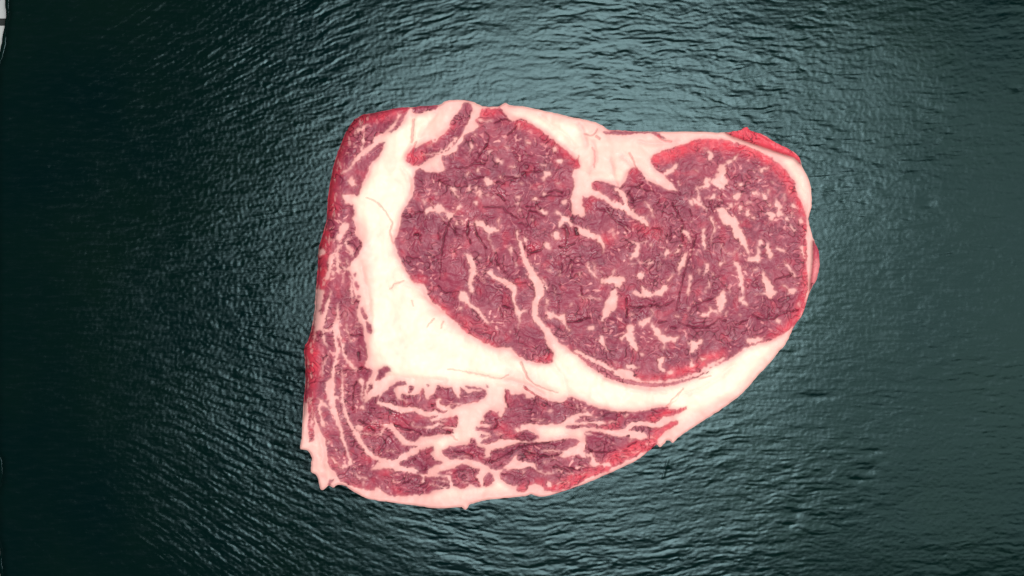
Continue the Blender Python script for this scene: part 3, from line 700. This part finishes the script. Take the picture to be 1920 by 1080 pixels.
RED = [('A', "640 250 12; 560 300 13; 480 430 13; 410 600 14; 370 750 16; 350 900 20; 340 1060 26"),
       ('a', "340 120 22; 330 260 22; 320 480 20; 320 640 18; 310 800 16; 300 920 8"), ('b', "200 400 8; 180 500 10; 150 620 18; 170 760 30; 170 900 30; 150 1060 26"),
       ('c', "150 100 26; 150 260 24; 150 400 18; 160 600 10; 170 800 10; 170 960 8"), ('d', "190 320 8; 180 400 6"),
       ('A', "640 280 12; 750 270 14; 850 250 14; 950 220 10; 1010 200 6"), ('A', "980 600 16; 1080 600 16; 1130 580 12; 1060 660 12"), ('A', "1180 480 10; 1300 400 10; 1400 330 8"),
       ('B', "190 240 18; 260 215 18; 330 210 16"), ('B', "510 320 16; 600 350 14; 700 410 11; 850 530 9; 980 650 12; 1020 690 8"),
       ('C', "180 350 22; 300 310 24; 450 250 24; 620 250 26; 800 290 26; 960 370 20; 1060 480 20; 1120 590 18; 1170 700 14; 1190 850 12; 1190 1000 12"),
       ('F', "1190 200 12; 1200 380 18; 1160 520 24; 1100 610 20; 960 690 10"),
       ('p', "640 850 10; 800 870 10; 1000 850 10; 1100 800 16; 1300 740 16; 1440 650 18; 1600 600 10"),
       ('l', "650 150 20; 660 210 12"), ('l', "110 320 18; 170 380 10"), ('l', "440 540 9; 380 570 9"), ('l', "640 880 12; 800 950 16; 960 970 16"), ('k', "1310 560 14; 1290 640 12"),
       ('E', "0 890 16; 150 940 10; 300 1000 8"), ('E', "1250 230 20; 1300 220 14"), ('E', "890 180 8; 920 150 6"), ('E', "990 190 8"+"; 1000 170 6"),
       ('E', "480 590 10; 560 610 10"), ('E', "1380 730 14; 1400 780 14"), ('E', "680 260 8; 590 330 6"), ('D', "1060 560 8; 1150 570 8"), ('D', "1200 720 9; 1300 790 8; 1400 890 8"),
       ('I', "70 50 10; 150 105 10; 260 140 9"), ('I', "560 200 12; 480 225 7"), ('e', "20 770 12; 150 740 8"), ('e', "130 470 6; 190 490 6"), ('e', "500 490 8; 545 490 8"),
       ('e', "800 670 14; 780 770 10; 700 770 8"), ('e', "740 870 6; 790 850 6"), ('g', "130 730 18; 240 830 18; 330 870 12"), ('g', "230 300 10; 240 400 8"),
       ('c', "990 810 10; 1300 740 14"), ('d', "880 420 14; 1000 430 8"), ('d', "1180 600 18"+"; 1120 650 10"), ('d', "430 440 10; 520 570 6"), ('d', "650 740 8; 900 820 10; 1020 840 8"),
       ('d', "1300 850 10; 1420 920 10"), ('f', "0 760 14; 120 840 14"), ('f', "1250 710 12"+"; 1210 720 8"), ('f', "900 740 8; 980 730 6"),
       ('i', "1330 175 10; 1240 210 16; 1100 240 18; 950 300 14; 850 350 12"), ('i', "1220 370 10; 1120 420 16; 1030 480 18; 950 580 22; 850 680 26; 700 730 26; 560 800 26; 400 880 22; 250 970 18; 80 1040 18"),
       ('i', "400 430 10; 260 430 8"), ('h', "1440 600 20; 1250 680 18; 1100 740 18; 900 810 18; 760 850 14"), ('h', "430 840 14; 480 790 8"), ('h', "620 750 6; 700 760 8")]

CRACK = [('F', "450 0 1.6; 440 60; 410 160; 380 240; 350 350; 330 450; 315 510"), ('F', "0 490 1.5; 100 488; 180 475; 230 485; 300 445"),
         ('F', "830 540 1.5; 880 568; 970 568; 1010 535; 1090 515; 1140 512"), ('F', "1010 530 1.2; 1040 470; 1080 440"), ('F', "940 500 1.2; 938 560"),
         ('F', "340 595 1.5; 400 620; 470 630; 540 620; 600 575; 650 580"), ('F', "720 605 1.3; 800 575"), ('F', "440 480 1.3; 520 440; 580 425"), ('F', "980 310 1.3; 1060 280; 1110 270"),
         ('p', "550 0 2; 545 90; 550 200"), ('p', "545 85 1.7; 640 95; 740 92"), ('p', "780 65 1.5; 920 80; 1000 50"), ('p', "890 255 1.5; 970 252"), ('p', "1030 320 1.5; 1090 322"),
         ('l', "130 660 1.6; 260 700; 350 770; 430 850; 490 890; 550 960"), ('l', "1150 580 1.4; 1220 700; 1300 830"), ('l', "430 400 1.6; 480 360"), ('l', "610 350 1.6; 740 390; 900 430"),
         ('l', "560 360 1.4; 700 350; 760 300"), ('l', "560 450 1.4; 620 540; 700 510; 760 500"), ('l', "540 540 1.4; 560 610"), ('l', "880 920 1.6; 1000 930; 1000 1000"),
         ('l', "1300 870 2; 1280 980; 1300 1080"), ('l', "1130 900 1.5; 1130 1080"), ('l', "1250 440 1.3; 1260 480"), ('l', "1390 660 1.3; 1420 760"), ('l', "350 690 1.6; 330 730; 270 640"),
         ('j', "780 780 2; 730 850; 700 950; 670 1020; 660 1080"), ('j', "830 95 1.5; 960 100; 1080 50; 1200 50"), ('j', "1070 260 1.5; 1200 220"), ('j', "950 290 1.5; 980 360"),
         ('j', "600 280 1.4; 700 350; 760 400; 800 460; 850 520"), ('j', "990 860 2; 1000 960; 980 1060"), ('j', "1080 860 2; 1090 980; 1130 1050"), ('j', "1190 640 1.5; 1300 625; 1440 640"),
         ('j', "265 1010 3; 350 1020 3"), ('j', "320 1000 2; 320 1075"), ('j', "120 765 1.3; 240 770"), ('j', "260 730 1.5; 300 710; 380 700"), ('j', "820 900 1.5; 810 1000; 900 1020"),
         ('j', "480 530 1.4; 500 590; 540 650"), ('j', "590 920 1.3; 600 1060"), ('j', "930 960 1.6; 1000 970"), ('k', "0 630 1.5; 150 640; 250 720; 380 800"), ('k', "430 190 1.5; 560 160; 640 150; 700 170"),
         ('k', "680 500 1.4; 800 480; 960 490"), ('k', "780 440 1.6; 850 410; 970 440"), ('k', "480 625 1.5; 580 625"), ('k', "370 860 1.4; 480 870; 540 900"), ('k', "80 300 3; 130 290; 180 330"),
         ('k', "100 460 3; 130 480; 180 540"), ('k', "170 230 1.4; 300 240; 400 250"), ('k', "520 680 1.4; 600 700; 720 760"), ('k', "1000 900 6; 1030 980 8; 1040 1030 6"), ('k', "1140 930 5; 1170 1000 7"),
         ('B', "160 610 1.6; 210 540; 240 490; 250 430; 220 395"), ('B', "0 695 1.5; 70 690; 130 655; 220 660"), ('B', "300 320 1.5; 370 290; 450 300"), ('B', "540 740 1.4; 620 730; 700 735"),
         ('B', "410 420 1.4; 470 370; 490 300"), ('B', "550 560 1.3; 600 600; 640 580"), ('B', "130 655 1.4; 200 560"),
         ('E', "560 280 3; 600 330; 690 310; 725 250"), ('E', "310 390 1.6; 360 470; 410 520"), ('E', "370 780 3; 460 810 2"), ('E', "345 790 2; 370 870"), ('E', "850 280 3; 910 290; 980 250 1.5"),
         ('E', "910 210 2; 910 280"), ('E', "80 60 2; 70 160; 100 250"), ('E', "130 80 2; 160 190; 230 290"), ('E', "380 590 1.4; 560 590"), ('E', "820 530 1.3; 870 490"), ('E', "1030 620 1.3; 1040 690"),
         ('E', "920 910 2.4; 980 915; 1040 900; 1110 880 1.2"), ('E', "845 740 1.3; 840 830"), ('E', "860 420 1.5; 870 480"), ('E', "940 400 1.4; 960 490"), ('E', "1280 20 1.6; 1340 70; 1420 110"),
         ('D', "1280 560 1.5; 1290 400; 1320 200; 1370 60"), ('D', "1270 610 1.4; 1310 665; 1430 665"), ('D', "990 370 1.3; 1110 380"),
         ('c', "770 190 1.8; 740 300; 735 480; 735 560"), ('b', "810 740 5; 820 830 3"), ('b', "820 940 4; 850 930 4"), ('b', "640 740 3; 650 780 2"), ('b', "690 490 2; 780 500; 860 490"),
         ('b', "600 970 1.2; 800 970"), ('c', "940 800 3; 1020 840 3"), ('c', "1320 780 4; 1430 820 4"), ('c', "810 710 1.6; 920 770"), ('e', "0 760 3; 60 790; 100 820; 260 850; 350 900 1.4"),
         ('e', "710 855 4; 750 875 4"), ('e', "500 500 3; 550 490 3"), ('e', "520 550 2; 600 580"), ('g', "200 240 1.6; 210 380; 240 460"), ('g', "0 750 1.6; 100 700; 60 620"), ('g', "350 880 1.6; 500 915"),
         ('h', "0 490 1.8; 150 420; 280 340; 430 270; 580 235 1.6; 760 215 1.4; 900 185"), ('h', "430 320 2; 600 370; 720 400; 900 385 2; 970 355"), ('h', "880 520 2; 960 560; 1060 610"), ('h', "980 540 1.6; 1100 570; 1200 600"),
         ('h', "100 460 1.6; 40 480"), ('h', "160 640 1.6; 300 660; 320 720"), ('i', "1090 160 2; 1170 90; 1250 0"), ('i', "0 730 1.6; 200 780; 380 740"), ('i', "550 700 1.5; 680 640"),
         ('f', "800 270 1.6; 920 280; 1000 300; 1050 350"), ('f', "810 560 1.4; 850 530; 960 510"), ('f', "240 370 3; 280 370"), ('f', "1380 400 2; 1430 360"), ('f', "200 600 1.6; 350 600"), ('f', "100 700 1.6; 210 650")]
FATCRACK = [('A', "660 950 1.2; 740 980; 790 1030; 830 1080"), ('D', "830 0 1.6; 880 80; 860 140; 870 210; 890 250"), ('I', "398 232 2.5; 420 280 3.5; 450 335 2; 520 375 1; 600 400"),
            ('I', "410 365 2.5; 470 405 1.5; 540 440 1"), ('I', "0 268 1; 60 275; 180 300; 280 320; 330 300"), ('H', "590 290 1.5; 540 345; 490 400"), ('H', "690 230 1; 760 210"),
            ('B', "1060 410 1.6; 1120 420; 1150 400; 1165 370"), ('B', "1130 530 1; 1150 600; 1140 690"), ('C', "0 310 2; 30 370; 40 410"), ('D', "1170 960 1.5; 1200 920; 1230 885"), ('D', "1290 970 1.5; 1310 910"),
            ('D', "1045 740 1.2; 1060 785"), ('D', "860 640 1.2; 900 600; 980 570"), ('e', "740 890 1; 790 930; 840 980"), ('B', "1160 430 3; 1190 450 3"), ('C', "190 195 3; 230 230 3; 280 235 2"), ('A', "1080 480 2; 1050 560 2; 1060 640"),
            ('A', "1060 290 5; 1050 380 4; 1045 480 3"), ('B', "1010 600 1.5; 1000 650; 1020 680"), ('C', "0 460 1; 20 430")]
LOW = [pts('C', "640 172 740 160 790 130 830 150 960 225 1080 285 1150 340 1165 400 1110 345 1000 310 900 275 800 240 700 205"),
       pts('C', "1237 900 1250 905 1290 960 1300 1050 1275 1180 1240 1225 1215 1250 1225 1150 1235 1050")]

PINKFAT = [('W', "1085 225 1140 240 1300 245 1290 268 1230 290 1215 320 1180 318 1110 340 1098 380 1085 405 1070 380 1075 325 1090 310 1080 280"),
           ('W', "590 930 640 900 720 925 850 920 1000 915 1020 935 860 960 700 950"), ('W', "700 700 760 712 900 715 945 720 960 740 940 800 860 830 850 780 820 760 720 735 690 740"),
           ('W', "1225 840 1240 800 1290 775 1350 745 1380 745 1330 795 1260 835"), ('W', "835 190 890 190 860 250 800 275 785 260"), ('W', "655 400 690 420 700 520 690 600 700 690 680 690 660 560"),
           ('W', "940 690 1000 700 1060 745 1000 745 950 735"), ('W', "1515 400 1525 400 1530 540 1510 560"), ('W', "563 780 590 790 612 850 640 905 600 920 580 850"),
           ('W', "790 545 830 570 870 610 960 655 940 670 850 620 800 580")]
FOLD = [('B', "1130 480 5; 1150 600 6; 1120 700 6; 1090 740 4"), ('B', "1280 620 4; 1300 750 5; 1330 840 4"), ('B', "690 260 4; 780 330 4; 900 420 5; 980 520 4"), ('B', "1010 330 4; 1060 420 5; 1080 520 4"),
        ('D', "860 640 5; 930 590 5; 1060 630 5; 1180 710 5; 1300 810 4"), ('D', "700 900 4; 690 740 5; 650 580 5; 615 420 4"), ('I', "100 280 4; 260 320 5; 400 345 5; 520 400 4"), ('I', "560 230 5; 620 300 5; 660 400 4"),
        ('A', "1060 250 5; 1050 400 6; 1040 520 5; 980 620 5"), ('A', "1250 240 4; 1180 330 4; 1110 420 5"), ('A', "960 700 4; 1020 800 5; 1030 900 4"), ('C', "-60 330 4; 0 380 4; 40 440 5"), ('C', "60 240 4; 200 250 5; 330 230 4"),
        ('H', "100 220 4; 300 300 5; 480 310 4"), ('H', "600 330 4; 760 260 4; 900 150 4"), ('G', "560 300 4; 700 320 5; 860 330 4"), ('d', "260 100 4; 310 300 5; 330 500 5; 350 700 4")]
WET = [('E', "880 230 12; 920 280 14; 870 350 14"), ('E', "940 880 8; 1000 895 8"), ('E', "600 280 8; 680 290 8"), ('j', "1000 860 12; 980 950 12; 1080 900 10"), ('k', "110 440 14; 150 480 12"), ('c', "1300 620 14; 1400 630 10"),
       ('c', "1000 780 10; 1300 780 10"), ('e', "60 620 12; 100 640 8"), ('l', "30 590 12; 60 700 10"), ('d', "1180 220 8; 1250 200 8"), ('m', "580 880 8; 560 800 8"), ('j', "300 980 10; 330 1020 8")]

# ------------------------------------------------------------------ rasterise the cut face
omask = np.zeros(SH, bool)
sl, m = inside(OUT, SX, SY, 2)
omask[sl] = m
edge_d = np.full(SH, 60.0, np.float32)
ring3 = np.hstack([np.vstack([OUT, OUT[:1]]), np.zeros((len(OUT) + 1, 1))])
for k in range(0, len(OUT), 4):
    sl, d = stroke_d(ring3[k:k + 5], SX, SY, 60)
    edge_d[sl] = np.minimum(edge_d[sl], d)

ids = np.zeros(SH, np.int32)
leanm = np.zeros(SH, np.float32)
names = ['intermuscular_fat']


def put(mask_sl, m, name, is_lean):
    m = m & (leanm[mask_sl] != is_lean) if name in ('marbling_fleck', 'fat_seam') else m
    if not m.any():
        return
    names.append(name)
    ids[mask_sl][m] = len(names) - 1
    leanm[mask_sl][m] = is_lean


for nm, p in LEANS:
    sl, m = inside(p, WXG, WYG)
    put(sl, m, nm, 1)
FXG = WXG + 2.6 * perlin(SX / 5.0, SY / 5.0, 107)
FYG = WYG + 2.6 * perlin(SX / 5.0, SY / 5.0, 108)
for t, s in FATP:
    sl, m = inside(pts(t, s), FXG, FYG)
    put(sl, m, 'marbling_fleck', 0)
for t, s in FATS:
    q = spline(stroke_pts(t, s), 3)
    q[:, 2] *= 0.78 if t in 'abcdefhi' else 0.9
    sl, d = stroke_d(q, FXG, FYG)
    put(sl, d < 0, 'fat_seam', 0)
for t, s in LEAN2:
    sl, m = inside(pts(t, s), WXG, WYG)
    put(sl, m, 'lean_sliver', 1)
brown = np.zeros(SH, np.float32)
for t, s in MEMB:
    sl, d = stroke_d(spline(stroke_pts(t, s), 3), WXG, WYG)
    put(sl, d < 0, 'membrane', 1)
    brown[sl] = np.maximum(brown[sl], (d < 0))


def soft_strokes(lst, soft, GXA, GYA):
    a = np.zeros(SH, np.float32)
    for t, s in lst:
        p = stroke_pts(t, s)
        if lst is not RED and soft < 3:
            p[:, 2] += 0.7
        if len(p) > 1:
            p = spline(p, 3)
        sl, d = stroke_d(p, GXA, GYA, soft + 3)
        a[sl] = np.maximum(a[sl], np.clip(0.5 - d / soft, 0, 1))
    return a


rim = [q for q in RED if q[0] not in 'Eegcdklf']
spots = [q for q in RED if q[0] in 'Eegcdklf']
red = np.maximum(gblur(soft_strokes(rim, 14.0, WXG, WYG), 4.0), 0.6 * gblur(soft_strokes(spots, 14.0, WXG, WYG), 4.5))
red *= 0.70 + 0.45 * smooth(-0.5, 0.5, fbm(SX / 14, SY / 14, 2, 125))
red = np.clip(red, 0, 1)
crk = (0.60 + 0.40 * smooth(-0.3, 0.3, perlin(SX / 17, SY / 17, 126))) * soft_strokes([(t, s) for t, s in CRACK], 2.0, SX + 2.2 * perlin(SX / 8, SY / 8, 121), SY + 2.2 * perlin(SX / 8, SY / 8, 122))
fcrk = soft_strokes(FATCRACK, 1.8, SX + 1.5 * perlin(SX / 8, SY / 8, 123), SY + 1.5 * perlin(SX / 8, SY / 8, 124))
low = np.zeros(SH, np.float32)
for kl, p in enumerate(LOW):
    sl, m = inside(p, SX, SY)
    low[sl] = np.maximum(low[sl], m)
    leanm[sl][m] = 1
    red[sl] = np.maximum(red[sl], (0.95 if kl == 0 else 0.3) * m)
    if kl:
        bulge = gblur(low * (SX > 1500), 2.0)
low = gblur(low, 2.6)

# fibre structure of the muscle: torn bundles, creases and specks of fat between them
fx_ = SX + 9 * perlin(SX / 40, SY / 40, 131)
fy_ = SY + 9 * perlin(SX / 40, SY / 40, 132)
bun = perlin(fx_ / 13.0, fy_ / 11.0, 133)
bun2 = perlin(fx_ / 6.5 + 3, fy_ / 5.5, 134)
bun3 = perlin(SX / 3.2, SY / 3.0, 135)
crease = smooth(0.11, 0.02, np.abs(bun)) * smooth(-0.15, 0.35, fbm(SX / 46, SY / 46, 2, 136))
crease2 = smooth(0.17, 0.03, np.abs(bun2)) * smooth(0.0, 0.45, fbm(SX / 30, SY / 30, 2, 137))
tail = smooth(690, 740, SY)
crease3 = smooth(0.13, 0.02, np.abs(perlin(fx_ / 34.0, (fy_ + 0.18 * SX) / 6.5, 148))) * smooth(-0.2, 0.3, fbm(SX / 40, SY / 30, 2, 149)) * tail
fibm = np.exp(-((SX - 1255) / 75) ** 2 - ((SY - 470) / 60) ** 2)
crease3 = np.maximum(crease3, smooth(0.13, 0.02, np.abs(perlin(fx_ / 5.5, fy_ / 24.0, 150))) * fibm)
speck = smooth(0.28, 0.50, perlin(fx_ / 8.0 + 17, fy_ / 7.0, 138)) * smooth(-0.25, 0.45, fbm(SX / 60, SY / 60, 2, 139))
pinkf = np.clip(0.75 * speck + 0.22 * smooth(0.1, 0.8, 0.5 * bun3 + 0.9 * perlin(SX / 15, SY / 15, 140)) + 0.22 * smooth(0.0, 0.7, fbm(SX / 70, SY / 70, 2, 141)), 0, 1)

fat = 0.68 * gblur(1 - leanm, 0.9) + 0.32 * gblur(1 - leanm, 3.2)
near_lean = 0.5 * boxblur(boxblur(leanm, 7), 7) + 0.5 * boxblur(boxblur(leanm, 22), 18)
cream = 1 - smooth(0.0, 0.40, near_lean + 0.05 * perlin(SX / 30, SY / 30, 142))
cream *= 0.15 + 0.85 * smooth(1, 26, edge_d)
cream = np.clip(cream - 0.25 * smooth(0.1, 0.6, fbm(SX / 35, SY / 35, 3, 143)) * smooth(1500, 900, SX + 0 * SY) * 0.5, 0, 1)
pinkzone = np.zeros(SH, np.float32)
for t_, s_p in PINKFAT:
    sl, m = inside(pts(t_, s_p), WXG, WYG)
    pinkzone[sl] = np.maximum(pinkzone[sl], m)
pinkzone = boxblur(boxblur(pinkzone, 8), 6)
fold = soft_strokes(FOLD, 9.0, WXG, WYG)
fold = gblur(fold, 1.5)
cream = np.clip(cream * (1 - 0.60 * pinkzone) - 0.35 * fold, 0, 1)
thin = smooth(0.45, 0.75, boxblur(boxblur(leanm, 4), 3))
fat = fat * (1 - 0.40 * thin * (1 - leanm))  # thin flecks let the muscle show through
flank_m = smooth(3, 6, edge_d) * smooth(26, 12, edge_d) * smooth(700, 640, SX + 0.12 * (SY - 500)) * smooth(850, 760, SY)
streak = smooth(0.15, 0.55, perlin(SX / 7.0, SY / 20.0, 145) + 0.5 * perlin(SX / 4.0, SY / 9.0, 146))
fat = np.maximum(fat, 0.55 * streak * flank_m)
wet = gblur(soft_strokes(WET, 10.0, WXG, WYG), 2.0)
wet = np.maximum(wet, 0.25 * smooth(0.25, 0.6, fbm(SX / 38, SY / 38, 2, 147)) * leanm)
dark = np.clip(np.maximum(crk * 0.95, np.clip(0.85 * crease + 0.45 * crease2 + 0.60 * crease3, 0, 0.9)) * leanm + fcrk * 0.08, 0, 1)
pinkf = np.maximum(pinkf, 0.45 * brown)
red = red * (1 - brown)
red = np.clip(np.maximum(red, fcrk * 0.8) + 0.25 * smooth(0.30, 0.7, perlin(SX / 24, SY / 24, 144)) * leanm, 0, 1)
fat = np.clip(fat * (1 - 0.40 * fcrk), 0, 1)
pinkf = np.clip(pinkf + 0.30 * smooth(720, 640, SX) * smooth(-0.4, 0.5, fbm(SX / 20, SY / 45, 2, 157)), 0, 1)
# faint threads of fat between the bundles
thr = smooth(0.055, 0.0, np.abs(perlin(fx_ / 19.0 + 5, fy_ / 24.0, 158))) * smooth(0.0, 0.4, fbm(SX / 34, SY / 34, 2, 159))
pinkf = np.maximum(pinkf, 0.85 * thr)
urm = np.exp(-((SX - 1430) / 75) ** 2 - ((SY - 375) / 75) ** 2)
pinkf = np.maximum(pinkf, 0.6 * urm * smooth(0.05, 0.35, perlin(SX / 8.0 + 3, SY / 7.0, 165)))
pinkf = pinkf * (1 - 0.6 * red)
pinkf = np.maximum(pinkf, 0.8 * bulge * smooth(470, 490, SY))
fat = np.maximum(fat, 0.55 * smooth(0.55, 1.0, pinkf) * leanm * (1 - red))

# ------------------------------------------------------------------ relief of the cut face
flank = smooth(720, 640, SX + 0.12 * (SY - 500)) * smooth(800, 740, SY)
er = 5 + 20 * flank
ed = 0.0011 + 0.0055 * flank
t = np.clip(edge_d / er, 0, 1)
ZS = np.full(SH, THICK, np.float32)
ZS -= ed * (1 - np.sqrt(np.clip(1 - (1 - t) ** 2, 0, 1)))
ZS += 0.0011 * fbm(SX / 150, SY / 150, 2, 151) + 0.00045 * perlin(SX / 45, SY / 45, 153)
fat_s = gblur(1 - leanm, 2.2)
ZS += 0.00010 * fat_s + 0.0010 * boxblur(boxblur(boxblur(1 - leanm, 14), 14), 8)
ZS += leanm * (0.00018 * bun + 0.00010 * bun2 + 0.00004 * bun3)
ZS += (1 - leanm) * (0.00015 * perlin(SX / 12, SY / 12, 154) + 0.0006 * perlin(SX / 34, SY / 34, 155))
ZS -= 0.00045 * crk + 0.00040 * fcrk + leanm * (0.00022 * crease + 0.00012 * crease2 + 0.00016 * crease3)
ZS -= 0.00055 * fold
ZS += wet * leanm * 0.00018 * perlin(SX / 4.2, SY / 4.2, 156)
ZS -= low * 0.0028
ZS = gblur(ZS, 0.6)

# plan unit -> metres at the height of the surface itself
cxw = (SX - 960) * KM
cyw = (540 - SY) * KM
sc = (CAM_D - ZS) / CAM_D
VX, VY = cxw * sc, cyw * sc

steak = empty('raw_steak', (wx(1040), wy(560), BOARD_Z))
steak['label'] = 'thick raw marbled beef rib steak lying on the dark slate board'
steak['category'] = 'steak'
OX, OY = wx(1040), wy(560)

vid = np.arange(SH[0] * SH[1]).reshape(SH)
fm = omask[:-1, :-1] & omask[1:, :-1] & omask[:-1, 1:] & omask[1:, 1:]
quads = np.stack([vid[1:, :-1], vid[1:, 1:], vid[:-1, 1:], vid[:-1, :-1]], -1)[fm]
fid = ids[:-1, :-1][fm]
allv = np.stack([VX - OX, VY - OY, ZS], -1).reshape(-1, 3)
ATTR = {'fat': fat.ravel(), 'cream': cream.ravel(), 'pink': pinkf.ravel(), 'red': red.ravel(), 'dark': dark.ravel(), 'wet': wet.ravel()}
order = np.argsort(fid, kind='stable')
quads = quads[order]
fid = fid[order]
cuts = np.searchsorted(fid, np.arange(len(names) + 1))
for i, nm in enumerate(names):
    q = quads[cuts[i]:cuts[i + 1]]
    if len(q) < 6:
        continue
    u, inv = np.unique(q, return_inverse=True)
    mesh_obj(nm, allv[u], inv.reshape(q.shape), beef, steak, {k: v[u] for k, v in ATTR.items()})

# ------------------------------------------------------------------ side of the steak
nO = len(OUT)
tan = np.roll(OUT, -1, 0) - np.roll(OUT, 1, 0)
nrm = np.stack([tan[:, 1], -tan[:, 0]], -1)
nrm /= np.linalg.norm(nrm, axis=1)[:, None] + 1e-9
area2 = np.sum(OUT[:, 0] * np.roll(OUT[:, 1], -1) - np.roll(OUT[:, 0], -1) * OUT[:, 1])
if area2 < 0:
    nrm = -nrm


def sample(a, p):
    xi = np.clip(np.round(p[:, 0] - X0).astype(int), 0, SH[1] - 1)
    yi = np.clip(np.round(p[:, 1] - Y0).astype(int), 0, SH[0] - 1)
    return a[yi, xi]


rows, ats = [], {k: [] for k in ATTR}
insam = OUT - nrm * 4.0
zr = sample(ZS, OUT - nrm * 1.5)
zin = sample(ZS, OUT - nrm * 2.6)
arr = {'fat': fat, 'cream': cream, 'pink': pinkf, 'red': red, 'dark': dark, 'wet': wet}
s_ = np.cumsum(np.linalg.norm(tan, axis=1)) / 2
NR = 12
for k in range(NR):
    if k == 0:
        p, z = OUT - nrm * 2.6, zin - 0.0007
    else:
        tz = (k - 1) / (NR - 2)
        z = (zr - 0.0003) * (1 - tz) - 0.0006 * tz
        wob = 2.2 * perlin(s_ / 18, s_ * 0 + tz * 2.5, 161) + 1.2 * perlin(s_ / 7, s_ * 0 + tz * 5, 162)
        off = 0.2 - 5.0 * tz ** 1.5 + (wob * min(1.0, tz * 3) - 2.0 * min(1.0, tz * 3))
        p = OUT + nrm * np.reshape(off, (-1, 1))
    scz = (CAM_D - (zr if k else z)) / CAM_D
    rows.append(np.stack([(p[:, 0] - 960) * KM * scz - OX, (540 - p[:, 1]) * KM * scz - OY, z], -1))
    tzk = max(0, (k - 1) / (NR - 2))
    jit = np.stack([3 * perlin(s_ / 30, s_ * 0 + tzk * 2, 163), 3 * perlin(s_ / 30, s_ * 0 + tzk * 2, 164)], -1)
    for an in ATTR:
        v = sample(arr[an], OUT - nrm * 5.0 + jit * (k > 1))
        if an == 'red':
            v = np.maximum(v, 0.55)
        if an == 'cream':
            v = v * 0.6
        ats[an].append(v)
fi = []
for k in range(NR - 1):
    a = np.arange(nO) + k * nO
    b = np.roll(np.arange(nO), -1) + k * nO
    fi.append(np.stack([a, a + nO, b + nO, b], -1))
sv = np.concatenate(rows)
mesh_obj('cut_side', sv, np.concatenate(fi), beef, steak, {k: np.concatenate(v) for k, v in ats.items()})
print('parts of the steak:', len(steak.children))
